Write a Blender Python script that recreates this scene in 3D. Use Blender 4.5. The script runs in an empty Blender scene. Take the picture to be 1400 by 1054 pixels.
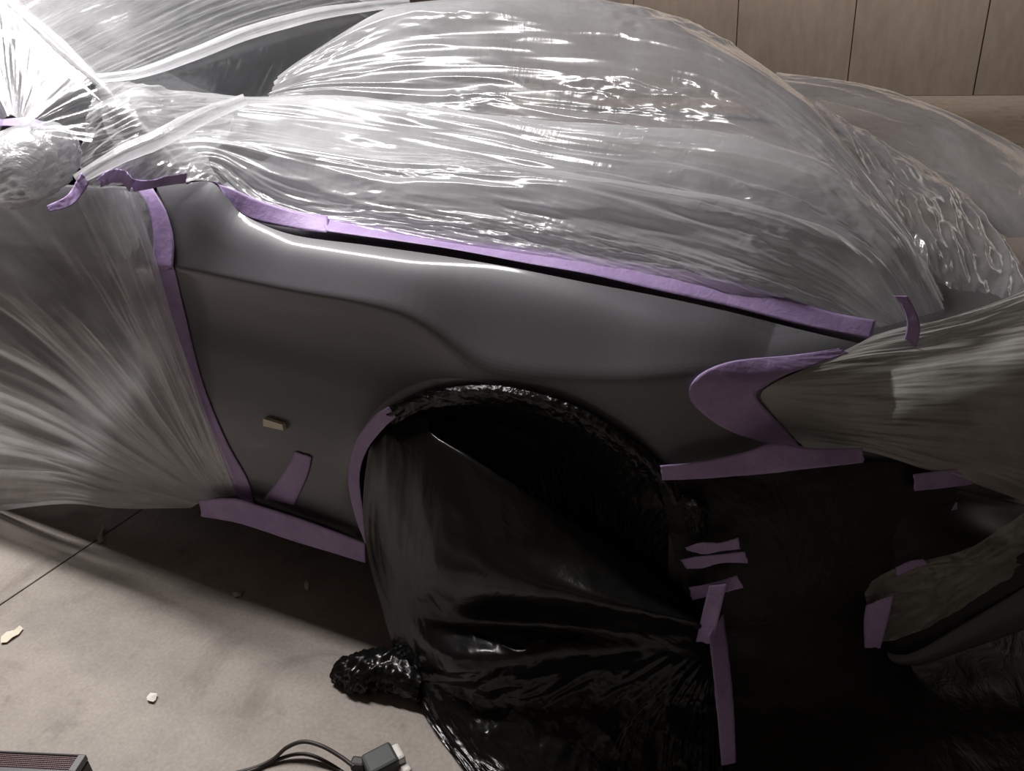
import bpy, bmesh, math, random
import numpy as np
from math import sin, cos, radians, pi
from mathutils import Matrix, Vector
random.seed(7); rng = np.random.default_rng(7)
SC = bpy.context.scene
COL = SC.collection

# ------------------------------------------------------------------ camera
F = 1080.0
PITCH, ROLL, HEAD = radians(27), radians(4.5), radians(119.5)
CAM = np.array([0.0, -1.1, 1.37])
fw = np.array([cos(HEAD)*cos(PITCH), sin(HEAD)*cos(PITCH), -sin(PITCH)])
rt = np.array([sin(HEAD), -cos(HEAD), 0.0]); up = np.cross(rt, fw)
RX = rt*cos(ROLL) - up*sin(ROLL); UX = rt*sin(ROLL) + up*cos(ROLL)
cd = bpy.data.cameras.new('camera'); cam = bpy.data.objects.new('camera', cd); COL.objects.link(cam)
cd.sensor_fit = 'HORIZONTAL'; cd.sensor_width = 36; cd.lens = 36*F/1400; cd.clip_start = 0.02
M = Matrix(((RX[0], UX[0], -fw[0], CAM[0]), (RX[1], UX[1], -fw[1], CAM[1]), (RX[2], UX[2], -fw[2], CAM[2]), (0, 0, 0, 1)))
cam.matrix_world = M
SC.camera = cam

# ------------------------------------------------------------------ world, lamps, exposure
w = bpy.data.worlds.new('world'); SC.world = w; w.use_nodes = True
w.node_tree.nodes['Background'].inputs[0].default_value = (1.0, 0.93, 0.86, 1)
w.node_tree.nodes['Background'].inputs[1].default_value = 0.012
def area(name, loc, sx, sy, e, col, target=None):
    d = bpy.data.lights.new(name, 'AREA'); d.shape = 'RECTANGLE'; d.size = sx; d.size_y = sy; d.energy = e; d.color = col
    o = bpy.data.objects.new(name, d); COL.objects.link(o); o.location = loc
    if target is not None:
        o.rotation_euler = (Vector(target)-Vector(loc)).to_track_quat('-Z', 'Y').to_euler()
    return o
area('tube_lamp', (-2.40, 0.19, 2.62), 2.2, 0.09, 76, (1.0, 0.96, 0.94))            # fluorescent tube along the car, over its cabin
area('hall_lamp', (-1.2, 7.4, 2.9), 7.0, 0.2, 88, (1.0, 0.89, 0.81), (-1.2, 8.65, 2.8))               # ceiling tube near the back wall
area('front_fill', (2.6, 4.2, 3.05), 3.0, 2.0, 24, (1.0, 0.93, 0.86), (1.4, 2.5, 0))  # unseen fill, added to brighten the films at the nose
area('far_fill', (-1.5, -4.6, 2.95), 5.0, 0.2, 16, (1.0, 0.95, 0.90), (-1.5, -6, 1.7))  # added unseen fill: lights the wall behind the camera for the fender's reflections
SC.view_settings.view_transform = 'Standard'; SC.view_settings.look = 'None'
SC.view_settings.gamma = 1; SC.view_settings.use_curve_mapping = False
SC.view_settings.exposure = 0.6
SC.cycles.transparent_max_bounces = 24
SC.cycles.max_bounces = 10

# ------------------------------------------------------------------ helpers: rays, surfaces, lofts
def rays(px, py):
    px = np.asarray(px, float)[..., None]; py = np.asarray(py, float)[..., None]
    return fw + RX*(px-700)/F + UX*(527-py)/F
def atY(px, py, Y):
    r = rays(px, py); t = (np.asarray(Y, float)-CAM[1])/r[..., 1]
    return CAM + r*t[..., None]
def atZ(px, py, Z):
    r = rays(px, py); t = (np.asarray(Z, float)-CAM[2])/r[..., 2]
    return CAM + r*t[..., None]

def front(X):                       # how far the car's corner turns inwards towards the nose
    return 1.25*np.clip(np.asarray(X, float)+0.40, 0, None)**2
def trace_line(pts, y0):
    P = np.array(pts, float); Y = np.full(len(P), y0)
    for _ in range(40):
        Q = atY(P[:, 0], P[:, 1], Y); Y = 0.5*Y + 0.5*(y0+front(Q[:, 0]))
    o = np.argsort(Q[:, 0]); return Q[o, 0], Q[o, 2]
TOPY = 0.088
topX, topZ = trace_line([(290, 248), (330, 292), (400, 318), (600, 347), (800, 384), (1000, 424), (1150, 462), (1195, 470)], TOPY)
crX, crZ = trace_line([(240, 366), (400, 398), (490, 413), (560, 432), (600, 462), (650, 497), (720, 512), (800, 520), (900, 517), (950, 512)], 0.0)
def smooth_interp(x, xp, fp, s=0.025):
    x = np.asarray(x, float); acc = 0
    for k, wgt in ((-2, .12), (-1, .23), (0, .3), (1, .23), (2, .12)): acc = acc + wgt*np.interp(x+k*s, xp, fp)
    return acc
def zcr(X): return smooth_interp(X, crX, crZ)
def ztop(X): return smooth_interp(X, topX, topZ, 0.015)
UH = np.array([-0.90, -0.66, -0.5, -0.36, -0.22, -0.11, -0.035, 0.0])
UY = np.array([0.060, 0.034, 0.014, 0.008, 0.020, 0.028, 0.014, 0.0])
def cubic(x, xp, fp):               # Hermite interpolation
    x = np.asarray(x, float); m = np.gradient(fp, xp)
    i = np.clip(np.searchsorted(xp, x)-1, 0, len(xp)-2); h = xp[i+1]-xp[i]; t = np.clip((x-xp[i])/h, 0, 1)
    return ((2*t**3-3*t**2+1)*fp[i] + (t**3-2*t**2+t)*h*m[i] + (-2*t**3+3*t**2)*fp[i+1] + (t**3-t**2)*h*m[i+1])
def S(X, Z):                        # the side of the car: Y as a function of X and Z
    X = np.asarray(X, float); Z = np.asarray(Z, float)
    zc = zcr(X); h0 = Z-zc; H = np.maximum(ztop(X)-zc, 0.05)
    D = np.interp(X, [-1.6, -0.85, -0.6, -0.3], [1.0, 0.9, 0.55, 0.5]); rad = np.interp(X, [-1.4, -.95, -.75, -.3], [.006, .010, .022, .018])
    Y = 0
    for k, wgt in ((-1, .1), (-.67, .15), (-.33, .17), (0, .16), (.33, .17), (.67, .15), (1, .1)):   # rounded crease
        h = h0+k*rad; t = np.clip(h/H, 0, 1.15)
        Y = Y + wgt*np.where(h > 0, TOPY*(0.66*t+0.34*t**7), D*cubic(np.clip(h, -0.9, 0), UH, UY))
    r = np.hypot(X+0.68, (Z-0.36)*1.02)
    return Y - 0.014*np.exp(-np.clip(r-0.37, 0, 1)/0.035) + front(X)
def onS(px, py, off=0.0):           # first meeting of the pixel's ray with the car's side
    px = np.asarray(px, float); py = np.asarray(py, float); r = rays(px, py)
    ys = np.linspace(-0.2, 1.2, 180)
    lo = np.full(px.shape, -0.2); found = np.zeros(px.shape, bool)
    def g(y):
        P = CAM + r*((y-CAM[1])/r[..., 1])[..., None]
        return y - (S(P[..., 0], P[..., 2]) - off)
    for y in ys[1:]:
        gg = g(np.full(px.shape, y)); hit = (gg >= 0) & ~found
        found |= hit; lo = np.where(found, lo, y)
    hi = lo + (ys[1]-ys[0])
    for _ in range(24):
        m = .5*(lo+hi); q = g(m) >= 0; hi = np.where(q, m, hi); lo = np.where(q, lo, m)
    return CAM + r*((hi-CAM[1])/r[..., 1])[..., None]

def cr(P, n, closed=False):         # Catmull-Rom resampling along axis 0 by chord length
    P = np.asarray(P, float); k = len(P)
    if k == 2: 
        t = np.linspace(0, 1, n).reshape((-1,)+(1,)*(P.ndim-1)); return P[0]*(1-t)+P[1]*t
    s = np.linspace(0, k-1, n); i = np.clip(s.astype(int), 0, k-2); f = (s-i).reshape((-1,)+(1,)*(P.ndim-1))
    A = np.concatenate([2*P[:1]-P[1:2], P, 2*P[-1:]-P[-2:-1]])
    p0, p1, p2, p3 = A[i], A[i+1], A[i+2], A[i+3]
    return 0.5*(2*p1 + (p2-p0)*f + (2*p0-5*p1+4*p2-p3)*f**2 + (3*p1-p0-3*p2+p3)*f**3)
def even(P, n):                     # resample a polyline evenly by length (Catmull-Rom smoothed)
    Q = cr(P, 40*len(P)); d = np.r_[0, np.cumsum(np.linalg.norm(np.diff(Q[:, :2] if Q.shape[1] > 3 else Q, axis=0), axis=1))]
    s = np.linspace(0, d[-1], n)
    return np.stack([np.interp(s, d, Q[:, j]) for j in range(Q.shape[1])], 1)

def vnoise(x, y, seed):              # gradient noise, about 0..1
    r = np.random.default_rng(seed); A = r.random((128, 128))*2*pi; gx, gy = np.cos(A), np.sin(A)
    x, y = .857*x-.515*y, .515*x+.857*y
    xi = np.floor(x).astype(int); yi = np.floor(y).astype(int); fx = x-xi; fy = y-yi
    ux_ = fx*fx*fx*(fx*(fx*6-15)+10); uy_ = fy*fy*fy*(fy*(fy*6-15)+10)
    def d(i, j): return gx[(xi+i) % 128, (yi+j) % 128]*(fx-i)+gy[(xi+i) % 128, (yi+j) % 128]*(fy-j)
    n = (d(0, 0)*(1-ux_)+d(1, 0)*ux_)*(1-uy_) + (d(0, 1)*(1-ux_)+d(1, 1)*ux_)*uy_
    return np.clip(.5+.72*n, 0, 1)
def fbm(x, y, seed, o=3, lac=2.1, g=.5):
    s = 0; a = 1; n = 0
    for k in range(o): s = s + a*vnoise(x+17*k, y+31*k, seed+k); n += a; x = x*lac; y = y*lac; a *= g
    return s/n
def ridge(x, y, seed, o=3, lac=2.1, g=.5):      # sharp ridges, 0..1
    s = 0; a = 1; n = 0
    for k in range(o): s = s + a*(1-np.abs(2*vnoise(x+17*k, y+31*k, seed+k)-1)); n += a; x = x*lac; y = y*lac; a *= g
    return s/n

def link(name, me, mat, parent=None, smooth=True):
    o = bpy.data.objects.new(name, me); COL.objects.link(o)
    if mat: me.materials.append(mat)
    if smooth: me.polygons.foreach_set('use_smooth', np.ones(len(me.polygons), bool))
    if parent: o.parent = parent
    return o
def grid_mesh(name, P, thick=0.0, mask=None):
    nu, nv = P.shape[:2]; me = bpy.data.meshes.new(name)
    idx = np.arange(nu*nv).reshape(nu, nv)
    q = np.stack([idx[:-1, :-1], idx[1:, :-1], idx[1:, 1:], idx[:-1, 1:]], -1)
    if mask is not None: q = q[mask[:-1, :-1] & mask[1:, :-1] & mask[1:, 1:] & mask[:-1, 1:]]
    q = q.reshape(-1, 4)
    me.from_pydata(P.reshape(-1, 3).tolist(), [], q.tolist())
    uv = me.uv_layers.new(name='UVMap')
    du = np.r_[0, np.cumsum(np.linalg.norm(np.diff(P, axis=0), axis=2).mean(1))]
    dv = np.r_[0, np.cumsum(np.linalg.norm(np.diff(P, axis=1), axis=2).mean(0))]
    UV = np.stack(np.meshgrid(du, dv, indexing='ij'), -1).reshape(-1, 2)
    li = np.empty(len(me.loops), np.int32); me.loops.foreach_get('vertex_index', li)
    uv.data.foreach_set('uv', UV[li].ravel())
    me.update(); return me
def grid(name, P, mat, parent=None, thick=0.0, mask=None, smooth=True):
    o = link(name, grid_mesh(name, P, mask=mask), mat, parent, smooth)
    if thick:
        m = o.modifiers.new('solid', 'SOLIDIFY'); m.thickness = thick; m.offset = 0
    return o
def normals(P):
    a = np.gradient(P, axis=0); b = np.gradient(P, axis=1); n = np.cross(a, b)
    n /= np.maximum(np.linalg.norm(n, axis=2, keepdims=True), 1e-9)
    c = np.sign(((CAM-P)*n).sum(2, keepdims=True)); 
    c = np.sign(c.mean()) if abs(c.mean()) > .05 else 1.0
    return n*c
def loft(rows, nu, nv, disp=None, Zmode=False, par=None):
    """rows: lists of (px, py, Y) (or (px, py, Z) when Zmode) or arrays of world points; returns a (nu rows, nv) grid."""
    R = []
    for r in rows:
        if isinstance(r, tuple) and r[0] == 'Z':
            e = even(np.array(r[1], float), nv); R.append(atZ(e[:, 0], e[:, 1], e[:, 2]))
        elif isinstance(r, tuple) and r[0] == 'W':
            R.append(even(np.array(r[1], float), nv))
        elif isinstance(r, tuple) and r[0] == 'S':
            e = even4(np.array(r[1], float), nv); R.append(onS(e[:, 0], e[:, 1], e[:, 2]))
        else:
            e = even4(np.array(r, float), nv); R.append(atY(e[:, 0], e[:, 1], e[:, 2]))
    P = cr(np.array(R), nu)
    if disp is not None:
        U, V = np.meshgrid(np.linspace(0, 1, nu), np.linspace(0, 1, nv), indexing='ij')
        P = P + normals(P)*disp(U, V)[..., None]
    return P
def even4(P, n):                    # even in pixels, carrying the third value along
    Q = cr(P, 40*len(P)); d = np.r_[0, np.cumsum(np.linalg.norm(np.diff(Q[:, :2], axis=0), axis=1))]
    s = np.linspace(0, d[-1], n)
    return np.stack([np.interp(s, d, Q[:, j]) for j in range(3)], 1)
def coons(top, bot, left, right, nu, nv):        # pixel outlines -> pixel grid
    T = even(np.array(top, float), nv); B = even(np.array(bot, float), nv); L = even(np.array(left, float), nu); R = even(np.array(right, float), nu)
    u = np.linspace(0, 1, nu)[:, None, None]; v = np.linspace(0, 1, nv)[None, :, None]
    return (1-u)*T[None]+u*B[None] + (1-v)*L[:, None]+v*R[:, None] - ((1-u)*(1-v)*T[0]+(1-u)*v*T[-1]+u*(1-v)*B[0]+u*v*B[-1])

def tag(o, label=None, cat=None, group=None, kind=None):
    if label: o['label'] = label
    if cat: o['category'] = cat
    if group: o['group'] = group
    if kind: o['kind'] = kind
    return o
def empty(name, loc, label, cat, group=None):
    o = bpy.data.objects.new(name, None); COL.objects.link(o); o.location = loc; o.empty_display_size = .1
    return tag(o, label, cat, group)
def child(o, parent):               # keep world coordinates of a mesh under an Empty
    o.parent = parent; o.matrix_parent_inverse = Matrix.Translation(parent.location).inverted(); return o

# ------------------------------------------------------------------ materials
def mat(name, base=(.5, .5, .5), rough=.5, metal=0, **kw):
    m = bpy.data.materials.new(name); m.use_nodes = True; b = m.node_tree.nodes['Principled BSDF']
    b.inputs['Base Color'].default_value = (*base, 1); b.inputs['Roughness'].default_value = rough; b.inputs['Metallic'].default_value = metal
    for k, v in kw.items(): b.inputs[k.replace('_', ' ')].default_value = v
    return m
def N(m, t, **kw):
    n = m.node_tree.nodes.new(t)
    for k, v in kw.items():
        if hasattr(n, k): setattr(n, k, v)
        else: n.inputs[k].default_value = v
    return n
def L(m, a, b): m.node_tree.links.new(a, b)
def ramp(m, fac, stops):
    r = N(m, 'ShaderNodeValToRGB'); e = r.color_ramp.elements
    while len(e) < len(stops): e.new(.5)
    for x, (p, c) in zip(e, stops): x.position = p; x.color = (*c, 1) if len(c) == 3 else c
    L(m, fac, r.inputs[0]); return r.outputs[0]
def coord(m, kind='Object', scale=(1, 1, 1), rot=(0, 0, 0)):
    t = N(m, 'ShaderNodeTexCoord'); p = N(m, 'ShaderNodeMapping'); p.inputs['Scale'].default_value = scale; p.inputs['Rotation'].default_value = rot
    L(m, t.outputs[kind], p.inputs[0]); return p.outputs[0]
def noise(m, vec, scale, detail=4, rough=.55, dist=0):
    n = N(m, 'ShaderNodeTexNoise'); n.inputs['Scale'].default_value = scale; n.inputs['Detail'].default_value = detail
    n.inputs['Roughness'].default_value = rough; n.inputs['Distortion'].default_value = dist; L(m, vec, n.inputs['Vector']); return n
def bump(m, h, strength, dist, nrm=None):
    b = N(m, 'ShaderNodeBump'); b.inputs['Strength'].default_value = strength; b.inputs['Distance'].default_value = dist
    L(m, h, b.inputs['Height'])
    if nrm is not None: L(m, nrm, b.inputs['Normal'])
    return b.outputs[0]
def mixc(m, f, a, b, blend='MIX'):
    x = N(m, 'ShaderNodeMix', data_type='RGBA', blend_type=blend)
    if isinstance(f, (int, float)): x.inputs[0].default_value = f
    else: L(m, f, x.inputs[0])
    for v, i in ((a, 6), (b, 7)):
        if isinstance(v, tuple): x.inputs[i].default_value = (*v, 1)
        else: L(m, v, x.inputs[i])
    return x.outputs[2]
def math_(m, op, a, b=None, clamp=False):
    x = N(m, 'ShaderNodeMath', operation=op); x.use_clamp = clamp
    for v, i in ((a, 0), (b, 1)):
        if v is None: continue
        if isinstance(v, (int, float)): x.inputs[i].default_value = v
        else: L(m, v, x.inputs[i])
    return x.outputs[0]

def concrete_floor():
    m = mat('concrete_floor', rough=.75); b = m.node_tree.nodes['Principled BSDF']; v = coord(m)
    a = noise(m, v, 1.6, 5, .6, .3).outputs[0]; c = noise(m, v, 9, 6, .65).outputs[0]; f = noise(m, v, 120, 3, .6).outputs[0]
    col = ramp(m, a, [(.3, (.30, .265, .235)), (.7, (.43, .385, .345))])
    col = mixc(m, .5, col, ramp(m, c, [(.3, (.24, .21, .19)), (.62, (.42, .375, .335))]))
    col = mixc(m, .25, col, ramp(m, f, [(.3, (.2, .18, .16)), (.7, (.5, .45, .4))]))
    st = noise(m, v, 4.3, 6, .7, .6).outputs[0]
    col = mixc(m, ramp(m, st, [(.54, (0, 0, 0)), (.70, (.6, .6, .6))]), col, (.16, .135, .115))
    L(m, col, b.inputs['Base Color'])
    L(m, bump(m, c, .15, .004, bump(m, f, .2, .001)), b.inputs['Normal']); return m
def concrete_wall():
    m = mat('concrete_wall', rough=.85); b = m.node_tree.nodes['Principled BSDF']; v = coord(m, 'Generated'); v = coord(m)
    a = noise(m, v, 1.2, 5, .6, .3).outputs[0]; f = noise(m, coord(m, scale=(1, 1, .25)), 14, 5, .6).outputs[0]
    col = mixc(m, .45, ramp(m, a, [(.3, (.27, .235, .20)), (.7, (.37, .325, .28))]), ramp(m, f, [(.3, (.25, .215, .185)), (.7, (.39, .34, .295))]))
    L(m, col, b.inputs['Base Color']); L(m, bump(m, f, .2, .01), b.inputs['Normal']); return m
def paint():
    m = mat('grey_metallic_paint', (.11, .11, .118), .5, .12, Coat_Weight=.65, Coat_Roughness=.11, Coat_IOR=1.36, Specular_IOR_Level=.25); b = m.node_tree.nodes['Principled BSDF']
    f = noise(m, coord(m), 1400, 2, .6).outputs[0]
    L(m, ramp(m, f, [(.3, (.090, .091, .100)), (.7, (.160, .161, .176))]), b.inputs['Base Color']); return m
def tape_mat():
    m = mat('purple_masking_tape', (.40, .29, .55), .55); b = m.node_tree.nodes['Principled BSDF']
    v = coord(m, 'UV', (60, 700, 1)); c = noise(m, v, 1.0, 4, .6).outputs[0]; d = noise(m, coord(m), 18, 4, .6).outputs[0]; e = noise(m, coord(m), 55, 4, .6, .4).outputs[0]
    col = ramp(m, d, [(.3, (.33, .22, .47)), (.7, (.47, .35, .62))])
    L(m, mixc(m, .3, col, ramp(m, c, [(.3, (.32, .21, .45)), (.7, (.50, .38, .64))])), b.inputs['Base Color'])
    L(m, bump(m, c, .25, .001, bump(m, e, .35, .004)), b.inputs['Normal']); return m
def film(name, haze=.22, graz=.55, su=(18, 60), bstr=.5, col=(.86, .87, .90), gl=.16, crumple=.5, patch=(.7, 1.3)):
    """thin clear sheeting: see-through, a little milky, whiter at a grazing angle, with glossy creases"""
    m = bpy.data.materials.new(name); m.use_nodes = True; nt = m.node_tree; nt.nodes.clear()
    out = N(m, 'ShaderNodeOutputMaterial'); tr = N(m, 'ShaderNodeBsdfTransparent'); df = N(m, 'ShaderNodeBsdfDiffuse'); tl = N(m, 'ShaderNodeBsdfTranslucent'); g = N(m, 'ShaderNodeBsdfGlossy')
    tr.inputs[0].default_value = (.97, .97, .97, 1)
    for x in (df, tl): x.inputs[0].default_value = (*col, 1)
    g.inputs[0].default_value = (1, 1, 1, 1); g.inputs['Roughness'].default_value = gl
    uv = coord(m, 'UV', (su[0], su[1], 1)); n1 = noise(m, uv, 1.0, 5, .6, .6)
    r1 = math_(m, 'ABSOLUTE', math_(m, 'SUBTRACT', n1.outputs[0], .5))
    uv2 = coord(m, 'UV', (1, 1, 1)); vo = N(m, 'ShaderNodeTexVoronoi'); vo.feature = 'F1'; vo.inputs['Scale'].default_value = 26
    nd = noise(m, uv2, 14, 3, .6); vv = N(m, 'ShaderNodeVectorMath', operation='ADD'); sc = N(m, 'ShaderNodeVectorMath', operation='SCALE'); sc.inputs['Scale'].default_value = .12
    L(m, nd.outputs['Color'], sc.inputs[0]); L(m, uv2, vv.inputs[0]); L(m, sc.outputs[0], vv.inputs[1]); L(m, vv.outputs[0], vo.inputs['Vector'])
    nb = bump(m, r1, bstr, .012, bump(m, vo.outputs['Distance'], crumple, .010))
    for x in (df, tl, g): L(m, nb, x.inputs['Normal'])
    lw = N(m, 'ShaderNodeLayerWeight'); lw.inputs['Blend'].default_value = .5; L(m, nb, lw.inputs['Normal'])
    fac = math_(m, 'POWER', lw.outputs['Facing'], 2.6)
    pn = noise(m, uv2, 5, 4, .6, .4).outputs[0]
    pf = N(m, 'ShaderNodeMapRange'); pf.inputs[1].default_value = .3; pf.inputs[2].default_value = .7; pf.inputs[3].default_value = patch[0]; pf.inputs[4].default_value = patch[1]; L(m, pn, pf.inputs[0])
    hz = math_(m, 'MULTIPLY', math_(m, 'ADD', math_(m, 'MULTIPLY', fac, graz), haze), pf.outputs[0], True)
    a = N(m, 'ShaderNodeMixShader'); a.inputs[0].default_value = .5; L(m, df.outputs[0], a.inputs[1]); L(m, tl.outputs[0], a.inputs[2])
    b = N(m, 'ShaderNodeMixShader'); L(m, hz, b.inputs[0]); L(m, tr.outputs[0], b.inputs[1]); L(m, a.outputs[0], b.inputs[2])
    fr = math_(m, 'ADD', math_(m, 'MULTIPLY', math_(m, 'POWER', lw.outputs['Facing'], 4.0), .6), .055)
    c = N(m, 'ShaderNodeMixShader'); L(m, fr, c.inputs[0]); L(m, b.outputs[0], c.inputs[1]); L(m, g.outputs[0], c.inputs[2])
    L(m, c.outputs[0], out.inputs[0]); return m
def black_plastic(name, base=.006, rough=.16, bs=.5, su=(14, 14)):
    m = mat(name, (base, base, base*.97), rough); b = m.node_tree.nodes['Principled BSDF']; b.inputs['Specular IOR Level'].default_value = .32
    uv = coord(m, 'UV', (su[0], su[1], 1)); n1 = noise(m, uv, 1, 5, .6, .7); r1 = math_(m, 'ABSOLUTE', math_(m, 'SUBTRACT', n1.outputs[0], .5))
    L(m, bump(m, r1, bs, .02), b.inputs['Normal']); return m

MF, MW, MP, MT = concrete_floor(), concrete_wall(), paint(), tape_mat()
F_HOOD = film('clear_film_hood', .48, .45, (3, 14), .22, gl=.22, crumple=.0)
F_WIND = film('clear_film_windscreen', .26, .35, (30, 1.5), .2, gl=.2, crumple=.0)
F_DOOR = film('clear_film_door', .58, .3, (25, 2), .25, gl=.22, crumple=.0)
F_CRUM = film('clear_film_crumpled', .45, .4, (8, 16), .3, gl=.16, crumple=.15)
F_NOSE = film('clear_film_nose', .78, .3, (14, 3), .2, col=(.80, .80, .76), gl=.22, crumple=.0)
F_FAR = film('clear_film_far', .34, .45, (5, 10), .25, gl=.2, crumple=.1)
MBAG = black_plastic('black_bin_liner', .006, .22, .25, (5, 5)); MBLK = black_plastic('black_sheet', .016, .5, .6, (7, 10)); MBLK.node_tree.nodes['Principled BSDF'].inputs['Specular IOR Level'].default_value = .25
MDARK = mat('dark_trim', (.010, .010, .011), .5); MGLASS = mat('dark_glass', (.012, .014, .017), .05, 0, Coat_Weight=.5)
MRUB = mat('rubber', (.012, .012, .012), .8); MCREAM = mat('cream_foam', (.85, .79, .64), .8); MALU = mat('alloy', (.3, .3, .31), .35, .9)

# ------------------------------------------------------------------ the place
def box(x0, x1, y0, y1, z0, z1, bm=None, bev=0):
    bm2 = bmesh.new(); bmesh.ops.create_cube(bm2, size=1)
    bmesh.ops.scale(bm2, vec=(x1-x0, y1-y0, z1-z0), verts=bm2.verts); bmesh.ops.translate(bm2, vec=((x0+x1)/2, (y0+y1)/2, (z0+z1)/2), verts=bm2.verts)
    if bev: bmesh.ops.bevel(bm2, geom=bm2.edges[:], offset=bev, segments=2, affect='EDGES', profile=.5)
    return bm2
def bmobj(name, bm, m, parent=None, smooth=False):
    me = bpy.data.meshes.new(name); bm.to_mesh(me); bm.free(); return link(name, me, m, parent, smooth)
# floor: cast bays with a recessed joint between them
floor = tag(bmobj('floor', box(-14, 7, -6, 8.9, -.25, -.022), mat('joint_dirt', (.03, .026, .022), .9)), kind='structure')
JX = atZ(np.array([0., 130.]), np.array([826., 740.]), 0)[:, 0].mean()
for x0, x1 in ((-14, JX-3.5), (JX-3.5, JX), (JX, JX+3.5), (JX+3.5, 7)):
    for y0, y1 in ((-6, 4.2), (4.2, 8.9)):
        s = bmobj('slab', box(x0+.003, x1-.003, y0+.003, y1-.003, -.02, 0, bev=.002), MF, floor)
wall = tag(bmobj('wall_back', box(-14, 7, 8.72, 8.9, 0, 3.2), mat('wall_joint', (.13, .11, .095), .9)), kind='structure')
for k in range(-9, 6):
    x = -1.05+1.22*k
    bmobj('panel', box(max(x+.005, -14), min(x+1.215, 7), 8.655, 8.73, .0, 3.2, bev=.006), MW, wall)
tag(bmobj('ceiling', box(-14, 7, -6, 8.9, 3.2, 3.3), MW), kind='structure')
tag(bmobj('wall_front', box(-14, 7, -6.1, -6, 0, 3.2), MW), kind='structure')
tag(bmobj('wall_left', box(-14.1, -14, -6, 8.9, 0, 3.2), MW), kind='structure')
tag(bmobj('wall_right', box(7, 7.1, -6, 8.9, 0, 3.2), MW), kind='structure')

# ------------------------------------------------------------------ the car
car = empty('car', (-1.4, .9, 0), 'dark grey metallic car with a bare front fender, masked in plastic and purple tape', 'car')
def part(name, P, m, thick=0.003, mask=None):
    return child(grid(name, P, m, None, thick, mask), car)
# bare fender: its outline as seen, laid on the modelled side
G = coons([(214, 256), (250, 251), (288, 249), (312, 272), (335, 295), (400, 321), (500, 335), (600, 349), (700, 366), (800, 386), (900, 405), (1000, 427), (1100, 452), (1195, 474)],
          [(346, 694), (420, 718), (499, 748), (482, 690), (479, 645), (490, 603), (520, 566), (570, 541), (640, 531), (700, 535), (780, 556), (850, 594), (905, 634), (1000, 634), (1100, 628), (1180, 622)],
          [(214, 256), (228, 290), (234, 350), (240, 400), (258, 450), (280, 530), (318, 640), (346, 694)],
          [(1195, 474), (1205, 520), (1200, 570), (1180, 622)], 150, 420)
part('fender', onS(G[..., 0], G[..., 1]), MP, 0)
# front door behind the film
Xd = np.linspace(-3.3, -1.40, 160); tz = np.linspace(0, 1, 110)
Zr = zcr(-1.43)
zt = 1.0; D = np.zeros((110, 160, 3))
edge = even(np.array([(214, 256), (228, 290), (234, 350), (240, 400), (258, 450), (280, 530), (318, 640), (346, 694)], float), 110)
E3 = onS(edge[:, 0]-5, edge[:, 1], -.002)
for j in range(160):
    f = j/159.; X = -3.3*(1-f) + E3[:, 0]*f; Z = (0.24*(1-tz)+.985*tz)[::-1]*(1-f) + E3[:, 2]*f
    D[:, j, 0] = X; D[:, j, 2] = Z; D[:, j, 1] = S(np.maximum(X, -1.6), Z)+.002
part('front_door', D, MP)
# sill
sx = np.linspace(-3.3, -1.06, 60); prof = [(.03, .245), (.026, .215), (.05, .19), (.12, .18), (.3, .18)]
part('sill', np.array([[(x, y, z) for x in sx] for y, z in prof]), MP)
# bonnet
nb_ = 60; v = np.linspace(0, 1, 80); Hd = np.zeros((nb_, 80, 3))
for i, a in enumerate(np.linspace(0, 1, nb_)):
    Xf = -.06+.42*np.sin(pi*v)**.6; Xr = -1.36-.02*np.sin(pi*v); X = Xr*(1-a)+Xf*a
    ye = TOPY+.012+front(np.minimum(X, .0)); Y = ye*(1-v)+(1.8-ye)*v
    Z = ztop(np.minimum(X, -.05))-.010 + .075*np.sin(pi*v)**1.0 - .06*np.clip((X+.25)/.4, 0, 1)**2*np.sin(pi*v) - np.where((v < .001) | (v > .999), .03, 0)
    Hd[i, :, 0] = X; Hd[i, :, 1] = Y; Hd[i, :, 2] = Z
part('bonnet', Hd, MP)
# black gutter between bonnet and fender
gx = np.linspace(-1.42, -.1, 80)
part('gutter', np.array([[(x, TOPY+front(x)+o, ztop(x)-d) for x in gx] for o, d in ((-.004, .012), (.01, .035), (.05, .035))]), MDARK)
# cowl, windscreen, pillar, roof, side glass
cw = [[(-1.36, .13, .99), (-1.33, .5, 1.035), (-1.32, .9, 1.045), (-1.33, 1.3, 1.035), (-1.36, 1.67, .99)],
      [(-1.55, .12, 1.05), (-1.54, .5, 1.06), (-1.52, .9, 1.065), (-1.54, 1.3, 1.06), (-1.55, 1.68, 1.05)]]
part('cowl', cr(np.array([even(np.array(r), 30) for r in cw]), 8), MDARK)
ws = [[(-1.54, .14, 1.06), (-1.53, .5, 1.075), (-1.51, .9, 1.08), (-1.53, 1.3, 1.075), (-1.54, 1.66, 1.06)],
      [(-1.96, .24, 1.30), (-1.96, .52, 1.31), (-1.95, .9, 1.315), (-1.96, 1.28, 1.31), (-1.96, 1.56, 1.30)],
      [(-2.32, .33, 1.475), (-2.28, .55, 1.49), (-2.26, .9, 1.495), (-2.28, 1.25, 1.49), (-2.32, 1.47, 1.475)]]
part('windscreen', cr(np.array([even(np.array(r), 30) for r in ws]), 20), MGLASS)
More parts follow.
